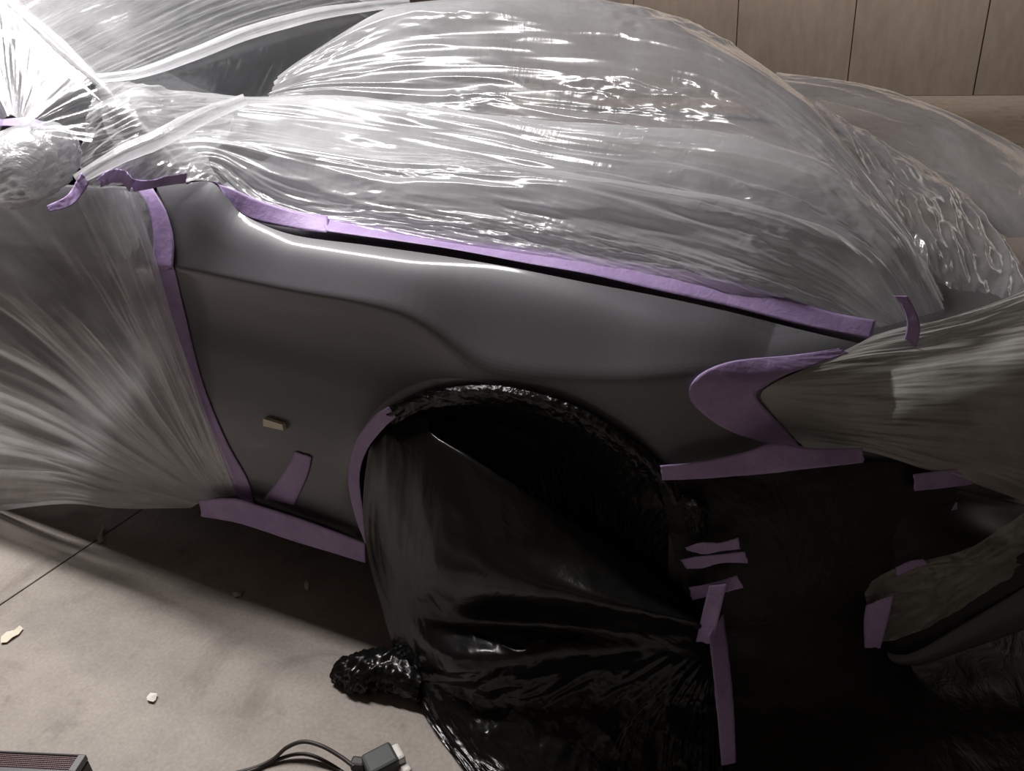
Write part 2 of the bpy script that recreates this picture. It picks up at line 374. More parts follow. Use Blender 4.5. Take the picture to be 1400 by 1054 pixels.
for s_ in (0, 1):
    y = (lambda q: 1.8-q) if s_ else (lambda q: q)
    c_ = np.array([(-1.42, .10, 1.03), (-1.56, .115, 1.145), (-1.71, .165, 1.215), (-1.93, .225, 1.315), (-2.14, .285, 1.405), (-2.35, .335, 1.485), (-3.3, .36, 1.55)])
    rows_ = []
    for an in np.linspace(0, 2*pi, 9): rows_.append(even(np.array([(p[0], y(p[1]+.022*cos(an)), p[2]+.018*sin(an)) for p in c_]), 40))
    part('pillar', np.array(rows_), mat('pillar_satin', (.14, .14, .145), .42, .3), 0)
    sg = [[(-1.52, y(.105), 1.09), (-1.93, y(.21), 1.30), (-2.35, y(.32), 1.47), (-3.3, y(.345), 1.53)], [(-1.54, y(.075), .985), (-2.1, y(.08), .985), (-2.6, y(.08), .985), (-3.3, y(.08), .985)]]
    part('side_window', np.array([even(np.array(r), 30) for r in sg]), MGLASS)
rf = [[(-2.30, .34, 1.475), (-2.26, .9, 1.50), (-2.30, 1.46, 1.475)], [(-2.8, .34, 1.52), (-2.8, .9, 1.56), (-2.8, 1.46, 1.52)], [(-3.3, .36, 1.55), (-3.3, .9, 1.59), (-3.3, 1.44, 1.55)]]
part('roof', cr(np.array([even(np.array(r), 24) for r in rf]), 12), MP)
# far side of the car
xs = np.linspace(-3.3, .05, 90); zs = np.linspace(.2, 1, 20)
part('far_side', np.array([[(x, 1.8-.02*sin(3*z)-float(front(x))-.1*max(0, z-.85)/.15, min(z, float(ztop(x))+.0 if x > -1.4 else 1) if True else z) for x in xs] for z in zs]), MP)
# headlamp and front bumper
G = coons([(945, 540), (960, 512), (1000, 497), (1080, 489), (1200, 474)], [(945, 540), (965, 566), (1005, 592), (1060, 604), (1180, 618)], [(945, 540), (945, 540.5)], [(1200, 474), (1180, 618)], 24, 50)
part('headlamp', onS(G[..., 0], G[..., 1], .003), MGLASS)
bx = np.linspace(-.33, .0, 30)
nose = []
for z, inn in ((.80, .05), (.74, .02), (.62, 0), (.5, -.005), (.4, .0), (.3, .02), (.22, .02), (.14, .05)):
    c1 = [(x, float(S(x, z))+.012+max(0, inn), z) for x in (-.33, -.25, -.15, -.05, .03, .12, .20)]
    xe = c1[-1][0]; ye = c1[-1][1]
    c1 += [(xe+.10-inn, ye+.17, z), (xe+.16-inn, .9, z), (xe+.10-inn, 1.8-ye-.17, z), (xe, 1.8-ye, z)]
    nose.append(even(np.array(c1), 70))
part('front_bumper', cr(np.array(nose), 30), MP)
# splitter lip under the bumper corner, seen at the right
lip = loft([[(1188, 880, .24), (1240, 893, .24), (1320, 850, .27), (1420, 790, .31)], [(1195, 893, .235), (1245, 905, .235), (1325, 872, .265), (1425, 822, .305)], [(1205, 898, .26), (1250, 908, .26), (1325, 885, .30), (1425, 850, .34)]], 10, 40)
part('bumper_lip', lip, mat('satin_trim', (.10, .10, .098), .5), .006)
lp = loft([('S', [(1170, 660, -.004), (1240, 662, -.004), (1320, 672, -.004), (1440, 700, -.004)]), [(1175, 770, .185), (1240, 760, .225), (1320, 745, .275), (1440, 730, .36)], [(1188, 880, .24), (1240, 893, .24), (1320, 850, .27), (1420, 790, .31)]], 20, 40)
part('lower_bumper_panel', lp, MDARK)
# wheel hidden in the black bag
bm = bmesh.new()
for r0, r1, y0, y1, seg in ((.33, .33, .06, .26, 40),):
    bmesh.ops.create_cone(bm, cap_ends=True, segments=seg, radius1=r0, radius2=r1, depth=.2)
bmesh.ops.bevel(bm, geom=[e for e in bm.edges if abs(abs(e.verts[0].co.z)-.1) < 1e-4 and abs(abs(e.verts[1].co.z)-.1) < 1e-4], offset=.03, segments=3, affect='EDGES')
bmesh.ops.rotate(bm, cent=(0, 0, 0), matrix=Matrix.Rotation(pi/2, 3, 'X'), verts=bm.verts); bmesh.ops.translate(bm, vec=(-.68, .19, .33), verts=bm.verts)
wh = child(bmobj('wheel', bm, MRUB, None, False), car)
# mirror body (wrapped)
bm = bmesh.new(); bmesh.ops.create_icosphere(bm, subdivisions=4, radius=1)
mc = atY(35., 225., -.05)
for vv in bm.verts:
    x, y, z = vv.co; e = .9
    vv.co = (.085*np.sign(x)*abs(x)**e, .098*np.sign(y)*abs(y)**e, .058*np.sign(z)*abs(z)**e)
bmesh.ops.rotate(bm, cent=(0, 0, 0), matrix=Matrix.Rotation(radians(-12), 3, 'Z') @ Matrix.Rotation(radians(22), 3, 'X'), verts=bm.verts)
bmesh.ops.translate(bm, vec=Vector(mc), verts=bm.verts)
mi = child(bmobj('mirror', bm, MP, None, True), car)
st = [[tuple(mc+np.array([.02, .10, -.03])), (-1.83, .07, .97)], [tuple(mc+np.array([-.06, .10, -.03])), (-1.93, .07, .97)]]
# cream stub and vent
# ------------------------------------------------------------------ clear films
def film_sheet(name, P, m, label, group=None, mask=None):
    o = grid(name, P, m, None, 0, mask); tag(o, label, 'plastic sheet', group); return o
def d_hood(U, V):
    x = V*1.9
    d = .016*(ridge(x*1.6+2*U, U*9+x, 3, 2, g=.4)-.6) + .006*(ridge(x*3-6*U, U*20+x*2, 9, 1)-.6) + .030*(fbm(x*2.0, U*6, 21, 2)-.5)
    big = np.clip((fbm(x*2.4, U*4, 61, 2)-.52)*6, 0, 1); d += big*.014*(ridge(x*8-5*U, U*14+x*5, 63, 3)-.6)
    d += np.exp(-(U/.16)**2)*.012*(ridge(x*9+3*U, U*45+x*6, 41, 2)-.6)
    return d*(.3+.7*np.clip(U*10, 0, 1))
ROW = [
    [(195, 248, .10), (250, 243, .11), (292, 243, .125), (335, 284, .128), (400, 305, .13), (520, 316, .13), (600, 328, .13), (720, 344, .13), (800, 360, .133), (900, 380, .145), (1000, 404, .16), (1100, 430, .20), (1192, 452, .26)],
    [(185, 225, .12), (250, 222, .14), (300, 222, .15), (370, 262, .16), (450, 282, .16), (560, 292, .16), (660, 300, .16), (760, 316, .16), (840, 330, .165), (930, 345, .175), (1030, 370, .19), (1120, 400, .23), (1205, 447, .28)],
    [(170, 205, .10), (250, 200, .15), (320, 205, .185), (430, 225, .19), (520, 238, .19), (620, 250, .19), (720, 262, .19), (800, 272, .19), (880, 285, .20), (970, 305, .21), (1060, 335, .225), (1150, 380, .26), (1222, 442, .30)],
    [(160, 200, .09), (250, 196, .17), (330, 200, .215), (430, 206, .22), (520, 218, .23), (620, 228, .235), (720, 238, .24), (800, 246, .24), (880, 256, .245), (980, 275, .25), (1080, 305, .26), (1170, 355, .285), (1236, 438, .32)],
    [(150, 190, .10), (250, 180, .22), (330, 185, .30), (430, 200, .32), (520, 212, .33), (620, 222, .34), (720, 234, .35), (800, 243, .35), (880, 252, .35), (985, 268, .35), (1090, 298, .345), (1185, 348, .34), (1250, 434, .35)],
    [(140, 165, .12), (250, 158, .27), (340, 160, .39), (440, 168, .41), (540, 182, .42), (640, 194, .43), (740, 205, .43), (820, 213, .43), (910, 225, .43), (1010, 242, .42), (1110, 272, .41), (1210, 335, .39), (1268, 430, .37)],
    [(138, 130, .15), (250, 128, .33), (345, 132, .46), (450, 134, .48), (560, 146, .49), (660, 158, .50), (760, 168, .50), (850, 174, .50), (950, 184, .50), (1050, 203, .49), (1140, 240, .47), (1230, 318, .43), (1285, 424, .40)],
    [(142, 138, .18), (250, 138, .36), (350, 142, .57), (455, 146, .60), (560, 158, .62), (660, 170, .63), (760, 182, .63), (850, 190, .63), (950, 200, .62), (1050, 220, .60), (1145, 256, .57), (1235, 325, .51), (1290, 424, .45)],
]
P = loft(ROW, 230, 420, d_hood)
film_sheet('plastic_film', P, F_HOOD, 'clear crinkled plastic film rolled in long folds along the bonnet edge above the purple tape')
def d_ball(U, V):
    x = V*1.7
    d = .020*(ridge(x*1.6+3*U, U*5-x, 5, 2, g=.4)-.6) + .035*(fbm(x*1.8, U*3, 15, 2)-.5) + .003*(ridge(x*2, U*22, 25, 1)-.6)
    big = np.clip((fbm(x*2.6, U*4, 65, 2)-.52)*7, 0, 1); d += big*.016*(ridge(x*7-5*U, U*9+x*5, 67, 3)-.6)
    return d*np.clip((1-U)*3.2+.15, .15, 1)
BAL = [
    [(345, 142, .55), (450, 150, .60), (560, 162, .63), (660, 174, .64), (760, 186, .64), (850, 196, .64), (950, 206, .63), (1050, 226, .60), (1150, 262, .57), (1235, 330, .50), (1275, 418, .44)],
    [(347, 138, .58), (440, 128, .64), (550, 130, .67), (660, 138, .69), (760, 146, .70), (850, 152, .70), (950, 164, .69), (1045, 190, .65), (1135, 240, .60), (1225, 316, .52), (1278, 412, .46)],
    [(350, 134, .60), (432, 105, .66), (540, 92, .71), (655, 96, .74), (760, 104, .76), (850, 110, .76), (950, 126, .74), (1038, 158, .69), (1125, 214, .63), (1215, 302, .55), (1280, 406, .48)],
    [(352, 131, .63), (427, 84, .69), (532, 50, .75), (650, 46, .80), (755, 52, .83), (850, 58, .83), (950, 78, .80), (1040, 122, .74), (1125, 186, .67), (1210, 286, .58), (1282, 398, .51)],
    [(354, 129, .66), (424, 74, .73), (527, 18, .80), (648, 8, .87), (752, 10, .91), (850, 16, .92), (955, 48, .88), (1048, 106, .80), (1130, 172, .71), (1208, 268, .62), (1284, 392, .54)],
    [(357, 131, .70), (430, 76, .80), (532, 16, .92), (648, 3, 1.02), (752, 4, 1.08), (850, 11, 1.10), (957, 46, 1.06), (1050, 106, .95), (1130, 172, .82), (1204, 262, .70), (1284, 390, .57)],
    [(362, 138, .78), (440, 95, .95), (540, 40, 1.15), (648, 22, 1.3), (752, 22, 1.38), (850, 30, 1.42), (957, 66, 1.36), (1050, 124, 1.2), (1128, 186, 1.0), (1200, 268, .82), (1282, 390, .61)],
    [(368, 150, .9), (450, 130, 1.15), (545, 95, 1.4), (648, 85, 1.55), (752, 85, 1.62), (850, 95, 1.65), (957, 120, 1.6), (1050, 165, 1.4), (1126, 215, 1.15), (1200, 280, .9), (1280, 392, .65)],
]
P = loft(BAL, 220, 380, d_ball)
film_sheet('plastic_film', P, film('clear_film_balloon', .33, .45, (2.5, 9), .22, gl=.2, crumple=.0), 'large clear plastic film ballooning up over the bonnet, its dome against the concrete wall')
# crumpled lobe at the front of the bonnet
def d_crum(a, s, f):
    return lambda U, V: a*(ridge(U*f, V*f, s, 4)-.5) + a*.7*(fbm(U*f*.6, V*f*.6, s+7, 3)-.5)
LOBE = [
    [(1110, 140, .80), (1160, 205, .72), (1215, 280, .62), (1252, 365, .54), (1262, 440, .45)],
    [(1118, 148, .86), (1180, 200, .80), (1245, 270, .68), (1288, 355, .56), (1302, 446, .44)],
    [(1130, 158, .95), (1215, 206, .90), (1290, 272, .76), (1338, 355, .60), (1345, 442, .45)],
    [(1145, 170, 1.05), (1245, 222, 1.0), (1325, 285, .84), (1384, 356, .66), (1396, 424, .50)],
    [(1150, 178, 1.1), (1242, 228, 1.12), (1330, 295, .96), (1393, 368, .74), (1392, 405, .58)],
    [(1150, 190, 1.2), (1235, 250, 1.2), (1315, 320, 1.05), (1380, 388, .8), (1385, 425, .62)]]
P = loft(LOBE, 150, 190, lambda U, V: .026*(ridge(U*7+V*2, V*3-U, 31, 2)-.6)+.03*(fbm(U*3, V*3, 33, 2)-.5)+.006*(ridge(U*10-V*6, V*7+U*3, 35, 2)-.6))
film_sheet('plastic_film', P, film('clear_film_lobe', .30, .45, (6, 4), .3, gl=.2, crumple=.0), 'crumpled clear plastic lobe puffed out at the front right corner of the bonnet')
# far film over the other fender
FAR = [
    [(1030, 150, 1.30), (1130, 215, 1.2), (1240, 290, .98), (1350, 390, .70), (1440, 480, .50)],
    [(1040, 122, 1.45), (1150, 160, 1.42), (1260, 205, 1.35), (1380, 290, 1.0), (1480, 390, .72)],
    [(1060, 103, 1.62), (1160, 117, 1.66), (1262, 145, 1.62), (1340, 180, 1.50), (1420, 228, 1.35), (1500, 300, 1.2)],
    [(1060, 104, 1.72), (1160, 119, 1.78), (1262, 148, 1.75), (1340, 184, 1.62), (1420, 234, 1.45), (1500, 306, 1.28)],
    [(1060, 130, 1.85), (1160, 150, 1.9), (1262, 180, 1.88), (1340, 220, 1.75), (1420, 270, 1.58), (1500, 330, 1.4)]]
P = loft(FAR, 90, 140, lambda U, V: .012*(ridge(U*9, V*2.2, 71, 3)-.5)+.015*(fbm(U*3, V*3, 73, 3)-.5))
film_sheet('plastic_film', P, F_FAR, 'thin clear film stretched over the far front fender, its bright rim below the wall')
# windscreen film
WIN = [
    [(140, 116, .12), (190, 104, .22), (260, 80, .38), (345, 46, .58), (430, 22, .76), (540, -4, .98)],
    [(132, 108, .14), (175, 86, .24), (235, 56, .38), (310, 20, .56), (395, -10, .74), (480, -34, .92)],
    [(98, 78, .17), (140, 54, .27), (205, 22, .40), (275, -12, .56), (350, -42, .74), (430, -66, .90)],
    [(62, 46, .20), (108, 20, .30), (172, -10, .42), (240, -45, .58), (315, -75, .74), (390, -100, .90)],
    [(25, 14, .24), (70, -12, .33), (135, -45, .45), (200, -78, .60), (275, -108, .76), (350, -135, .92)],
    [(-30, -34, .28), (15, -62, .37), (80, -95, .49), (150, -128, .62), (220, -158, .78), (300, -190, .92)]]
P = loft(WIN, 160, 160, lambda U, V: .006*(ridge(U*34+V*3, V*1.5, 81, 3)-.5)+.009*(fbm(U*14, V*1.2, 83, 2)-.5))
wind = film_sheet('plastic_film', P, F_WIND, 'taut clear film stretched in straight streaks over the windscreen, top left')
# cowl film between the windscreen and the balloon
COW = [
    [(140, 116, .12), (190, 104, .22), (260, 80, .38), (345, 46, .58), (430, 22, .76), (540, -4, .98)],
    [(150, 122, .14), (205, 114, .24), (270, 98, .38), (342, 78, .54), (415, 58, .70), (520, 28, .92)],
    [(160, 135, .18), (220, 132, .28), (285, 128, .40), (345, 128, .50), (395, 118, .62), (470, 95, .82)],
    [(168, 150, .24), (230, 148, .34), (290, 142, .42), (345, 140, .50), (380, 140, .60), (450, 130, .78)]]
P = loft(COW, 90, 130, lambda U, V: .005*(ridge(V*26, U*2, 91, 3)-.5)*(1-V*.6))
film_sheet('plastic_film', P, film('clear_film_cowl', .10, .3, (4, 30), .2, gl=.18, crumple=.0), 'nearly clear film fanning over the dark gap below the windscreen, left of the balloon')
# film from the mirror up over the side window
FAN = []
for (x, y, Y) in [(-150, 190, -.02), (-120, 60, .10), (-70, -20, .18), (-20, -25, .22), (25, 14, .20), (60, 46, .17), (98, 78, .14), (132, 108, .10), (135, 150, .06), (125, 195, .0)]:
    FAN.append([(22+.12*(x-22), 178+.10*(y-178), -.05), ((x+22)/2, (y+178)/2, (Y-.04)/2-.01), (x, y, Y)])
P = loft(FAN, 200, 70, lambda U, V: (.012*(ridge(U*17, V*.8, 101, 2)-.6)+.014*(fbm(U*11, V*.7, 103, 2)-.5))*np.clip(V*2, .2, 1))
film_sheet('plastic_film', P, film('clear_film_fan', .20, .30, (30, 1.5), .35, gl=.2, crumple=.0), 'bright pleated clear film fanning up from the wrapped wing mirror to the windscreen pillar')
# crumpled film between mirror, pillar and fender corner
CRU = [
    [(132, 118, .12), (180, 114, .20), (225, 120, .26), (320, 140, .44)],
    [(122, 150, .05), (190, 140, .10), (235, 150, .22), (320, 160, .38)],
    [(118, 185, .02), (190, 170, .05), (235, 180, .16), (310, 190, .27)],
    [(112, 220, .0), (180, 205, .02), (225, 208, .08), (285, 218, .15)],
    [(115, 258, -.004), (180, 252, .012), (240, 250, .05), (300, 250, .105)]]
P = loft(CRU, 130, 160, lambda U, V: .016*(ridge(U*5+V*2.5, V*1.8-U, 111, 2)-.6)+.02*(fbm(U*3+V, V*2.0, 113, 2)-.5)+.005*(ridge(U*18+V*8, V*5, 115, 2)-.6))
crush = film_sheet('plastic_film', P, F_CRUM, 'crushed clear film bunched between the wing mirror and the fender top')
# gathered pleats and a pillar highlight, all as strips of milkier film
F_PLEAT = film('clear_film_pleat', .5, .35, (3, 40), .3, gl=.2, crumple=0)
def bright_pleat(parent, pts, hw, lift, seed):
    c = even4(np.array(pts, float), 90); tx = np.gradient(c[:, 0]); ty = np.gradient(c[:, 1]); ln = np.hypot(tx, ty); nx, ny = -ty/ln, tx/ln
    rows = []
    for k in np.linspace(-1, 1, 9):
        ww = hw*(.55+.45*np.sin(pi*np.linspace(0, 1, 90))); rows.append(atY(c[:, 0]+nx*k*ww, c[:, 1]+ny*k*ww, c[:, 2]-lift*(1-k*k)))
    P = cr(np.array(rows), 30); U, V = np.meshgrid(np.linspace(0, 1, 30), np.linspace(0, 1, 90), indexing='ij')
    P = P+normals(P)*(.004*(ridge(U*4+V, V*3, seed, 2)-.5))[..., None]
    return grid('bright_pleat', P, F_PLEAT, parent)
bright_pleat(wind, [(122, 108, .10), (190, 100, .20), (260, 76, .34), (345, 43, .54), (430, 20, .72), (500, 9, .86), (560, 3, 1.0)], 9, .02, 401)
bright_pleat(wind, [(8, 2, .22), (48, 34, .18), (90, 70, .13), (136, 114, .09)], 9, .02, 403)  # bright highlight along the pillar, put in as whiter film
bright_pleat(crush, [(104, 246, -.03), (160, 214, -.02), (215, 190, .03), (270, 162, .15), (335, 136, .38)], 13, .02, 405)
# mirror wrap
th = np.linspace(0, 2*pi, 90); ph = np.linspace(.12, pi-.12, 50); TH, PH = np.meshgrid(th, ph)
e = .9; X = np.sign(np.cos(TH)*np.sin(PH))*np.abs(np.cos(TH)*np.sin(PH))**e; Y = np.sign(np.cos(PH))*np.abs(np.cos(PH))**e; Z = np.sign(np.sin(TH)*np.sin(PH))*np.abs(np.sin(TH)*np.sin(PH))**e
P = np.stack([.10*X, .115*Y, .070*Z], -1); nz = .014*(ridge(np.abs(np.sin(TH/2))*9, PH*4, 121, 3)-.6)+.012*(fbm(np.abs(np.sin(TH/2))*4, PH*3, 123, 2)-.4); P = P*(1+nz[..., None]*9)
cx_, sx_ = cos(radians(22)), sin(radians(22)); P = np.stack([P[..., 0], P[..., 1]*cx_-P[..., 2]*sx_, P[..., 1]*sx_+P[..., 2]*cx_], -1)
ca, sa = cos(radians(-12)), sin(radians(-12)); P = np.stack([P[..., 0]*ca-P[..., 1]*sa, P[..., 0]*sa+P[..., 1]*ca, P[..., 2]], -1)+mc
film_sheet('plastic_wrap', P, film('clear_film_mirror', .68, .3, (14, 14), .9, gl=.16, crumple=.15), 'clear plastic wrap crumpled around the wing mirror at the left edge')
# door film, fanning from the sill corner
DOOR = []
AP = [(-200, 728, -.06), (-200, 610, -.075), (-200, 470, -.08), (-200, 340, -.07), (-60, 275, -.03), (60, 272, -.02), (120, 262, -.01), (165, 255, .0), (192, 268, .0)]
APX = [(x, y, float(onS(np.array([x-0.]), np.array([y-0.]), .008)[0, 1])) for x, y in ((262, 694), (268, 690), (278, 686), (285, 683), (292, 681), (300, 680), (308, 679), (316, 678), (324, 676))]
MID = [(60, 690, -.08), (50, 640, -.085), (50, 570, -.085), (60, 500, -.08), (110, 450, -.065), (160, 450, -.045), (195, 440, -.025), (225, 440, -.014), (242, 440, -.006)]
for a, m_, b in zip(AP, MID, APX): DOOR.append([b, ((m_[0]+b[0])/2, (m_[1]+b[1])/2+2, (m_[2]+b[2])/2-.004), m_, a])
P = loft(DOOR, 420, 120, lambda U, V: (.016*(ridge(U*12+.8*V, V*1.3, 131, 2, g=.45)-.6)+.030*(fbm(U*7, V*1.2, 133, 2)-.5)+.006*(ridge(U*34, V*1.4, 137, 1)-.6))*np.clip(V*3+.15, 0, 1))
film_sheet('plastic_film', P, F_DOOR, 'pleated milky film hanging over the front door, gathered to the sill corner')
DGA = [('S', [(150, 262, .004), (155, 330, .008), (175, 420, .010), (215, 520, .008), (300, 670, .005)]), ('S', [(175, 262, .010), (190, 330, .022), (205, 420, .016), (235, 520, .012), (312, 670, .005)]), ('S', [(205, 268, .003), (214, 330, .003), (222, 390, .003), (252, 490, .003), (328, 670, .003)])]
P = loft(DGA, 50, 200, lambda U, V: .011*(ridge(U*3+V*2, V*9, 141, 4)-.5)*(1.2-V*.8))
film_sheet('plastic_film', P, film('clear_film_gather', .22, .4, (16, 16), .6, gl=.14, crumple=.2), 'crinkled clear film tucked behind the tape on the door edge')
# nose film
NOS = [
    ('S', [(1100, 612, .006), (1180, 616, .014), (1260, 640, .022), (1330, 660, .03), (1480, 715, .04)]),
    ('S', [(1072, 585, .006), (1170, 596, .014), (1260, 605, .022), (1340, 615, .03), (1480, 640, .04)]),
    ('S', [(1052, 560, .006), (1160, 572, .014), (1260, 570, .022), (1340, 570, .03), (1480, 575, .04)]),
    ('S', [(1040, 540, .006), (1150, 540, .014), (1250, 532, .022), (1340, 522, .03), (1480, 505, .04)]),
    ('S', [(1058, 524, .006), (1160, 510, .014), (1255, 498, .022), (1345, 482, .03), (1480, 460, .04)]),
    ('S', [(1105, 502, .006), (1180, 486, .014), (1262, 472, .022), (1350, 452, .03), (1480, 420, .04)]),
    ('S', [(1165, 474, .006), (1215, 462, .014), (1280, 448, .022), (1360, 425, .03), (1480, 380, .04)]),
    ('S', [(1195, 458, .006), (1235, 447, .014), (1290, 436, .022), (1365, 412, .03), (1480, 360, .04)])]
P = loft(NOS, 220, 130, lambda U, V: (.012*(ridge(U*13+1.2*V, V*1.2, 151, 3)-.5)+.020*(fbm(U*6, V*1.5, 153, 2)-.5))*np.clip(V*2.5-.1, 0, 1))
film_sheet('plastic_film', P, F_NOSE, 'dull milky film stretched right from the headlamp over the nose of the car')

# ------------------------------------------------------------------ black plastic
def sheet(name, P, m, label, cat='plastic sheet'):
    return tag(grid(name, P, m), label, cat)
ARC = [
    [(497, 735, .005), (484, 690, .0), (481, 645, -.004), (492, 605, -.006), (522, 569, -.008), (572, 545, -.008), (640, 534, -.008), (702, 538, -.008), (780, 560, -.006), (850, 598, 0), (905, 640, .01), (935, 690, .02), (945, 760, .03)],
    [(506, 735, .04), (494, 690, .03), (493, 648, .03), (504, 615, .03), (532, 582, .03), (578, 562, .03), (640, 552, .03), (700, 556, .03), (770, 576, .03), (835, 612, .03), (885, 655, .03), (915, 700, .03), (935, 775, .03)],
    [(540, 735, .11), (530, 700, .12), (530, 665, .12), (540, 640, .12), (560, 615, .13), (595, 600, .14), (640, 595, .14), (690, 600, .13), (745, 620, .10), (800, 655, .07), (845, 690, .05), (885, 735, .03), (925, 800, .02)],
    [(600, 760, .08), (600, 740, .09), (600, 720, .10), (600, 700, .11), (610, 680, .11), (625, 665, .11), (645, 660, .11), (680, 665, .10), (720, 680, .07), (770, 705, .05), (820, 735, .03), (870, 770, .02), (925, 825, .01)]]
P = loft(ARC, 70, 300, lambda U, V: .014*(ridge(V*26+U, U*1.2, 161, 3)-.5)*np.clip(U*6, .15, 1)+.004*(ridge(V*80, U*8, 163, 2)-.5))
sheet('black_plastic', P, black_plastic('black_arch_sheet', .007, .34, .35, (10, 10)), 'black plastic pleated into the wheel arch behind the fold of the bag')
BAG = [
    [(516, 588, .00), (548, 574, .0), (582, 572, .0), (600, 600, -.01), (650, 632, -.02), (720, 672, -.02), (790, 712, -.01), (850, 748, 0), (910, 792, .005), (968, 838, .01)],
    [(506, 620, -.012), (545, 610, -.022), (585, 606, -.03), (625, 622, -.04), (680, 655, -.045), (740, 690, -.04), (805, 728, -.03), (865, 765, -.02), (920, 805, -.01), (972, 846, .0)],
    [(500, 690, -.025), (545, 695, -.06), (590, 700, -.08), (650, 715, -.09), (710, 738, -.09), (770, 760, -.08), (830, 786, -.07), (885, 810, -.05), (935, 832, -.03), (978, 856, -.01)],
    ('Zr', [(506, 760, .25), (550, 775, .30), (600, 786, .335), (660, 795, .37), (720, 805, .39), (780, 815, .40), (840, 826, .40), (895, 838, .385), (945, 850, .35), (982, 866, .30)]),
    ('Zr', [(524, 830, .14), (560, 842, .18), (605, 848, .205), (668, 850, .235), (728, 850, .268), (788, 854, .295), (846, 862, .31), (900, 866, .31), (948, 872, .295), (986, 884, .26)]),
    ('Zr', [(540, 885, .075), (572, 893, .12), (620, 900, .182), (676, 899, .212), (735, 892, .243), (795, 888, .268), (850, 890, .27), (905, 892, .26), (952, 900, .235), (988, 915, .195)]),
    ('Zr', [(552, 915, .04), (590, 920, .08), (640, 930, .13), (690, 928, .155), (745, 924, .175), (800, 921, .19), (855, 922, .195), (908, 928, .185), (955, 938, .16), (990, 955, .12)]),
    ('Zr', [(566, 948, .015), (610, 955, .05), (660, 960, .08), (710, 962, .105), (760, 960, .12), (812, 960, .13), (862, 962, .13), (912, 966, .12), (958, 974, .10), (994, 985, .07)]),
    ('Zr', [(596, 1000, .01), (640, 1010, .03), (690, 1015, .05), (740, 1015, .062), (785, 1015, .07), (830, 1015, .072), (875, 1015, .07), (920, 1016, .065), (962, 1020, .055), (998, 1022, .04)]),
    ('Zr', [(640, 1062, .006), (690, 1070, .012), (730, 1075, .016), (770, 1075, .02), (808, 1075, .02), (850, 1075, .02), (890, 1075, .018), (930, 1075, .016), (968, 1072, .012), (1004, 1068, .008)]),
    ('Zr', [(680, 1140, .004), (730, 1150, .004), (770, 1150, .004), (800, 1150, .004), (830, 1150, .004), (865, 1150, .004), (900, 1150, .004), (940, 1150, .004), (975, 1140, .004), (1010, 1120, .004)])]
BAG = [(('Z', r[1]) if r[0] == 'Zr' else r) for r in BAG]
def d_bag(U, V):
    low = np.clip((U-.50)*6, 0, 1); patch = np.exp(-((U-.47)/.06)**2-((V-.40)/.26)**2)
    rr = np.hypot((1.03-V)*1.5, U-.36)+.05; an = np.arctan2(U-.36, (1.03-V)*1.5)      # round the tie at the seam
    d = low*(.026*(ridge(an*7, rr*1.4, 171, 2)-.6)*np.clip(rr*2.5, .2, 1)+.022*(fbm(U*4, V*3, 173, 2)-.5)+.010*(ridge(U*9+V*5, V*7-U*2, 175, 3)-.6))
    d += (1-low)*(1-patch)*(.005*(ridge(U*3+V*3, V*7-U*4, 176, 2)-.6)+.010*(fbm(U*3, V*3, 174, 2)-.5))
    d += patch*(.011*(ridge(V*7-U*5, U*9+V*3, 178, 2)-.6))
    left = np.exp(-(V/.10)**2); d += left*.008*(ridge(V*18, U*2, 177, 2)-.5)
    return d
P = loft(BAG, 260, 260, d_bag); P[..., 2] = np.maximum(P[..., 2], .002)
sheet('bin_liner', P, MBAG, 'shiny black bin liner draped over the front wheel and spilling onto the floor', 'bin liner')
# twisted tail of the liner, part of it lying on the floor
t = np.linspace(0, 1, 50); a = np.linspace(0, 2*pi, 40); T_, A_ = np.meshgrid(t, a, indexing='ij')
c0 = atZ(np.array([462., 500., 540., 580.]), np.array([915., 917., 915., 940.]), np.array([.018, .028, .04, .035])); c_ = cr(c0, 50)
rad = (.012+.022*np.sin(pi*np.clip(t*.8+.1, 0, 1)))[:, None]*(1+1.1*(ridge(T_*6, np.abs(A_-pi)*2.2, 181, 3)-.5))
dx = c_[-1]-c_[0]; dx /= np.linalg.norm(dx); sd = np.cross(dx, [0, 0, 1]); uu = np.cross(sd, dx)
P = c_[:, None]+rad[..., None]*(np.cos(A_)[..., None]*sd*1.25+np.sin(A_)[..., None]*uu*.9); P[..., 2] = np.maximum(P[..., 2], .001)
sheet('twisted_plastic', P, MBAG, 'twisted tail of black plastic lying on the concrete left of the bin liner', 'plastic')
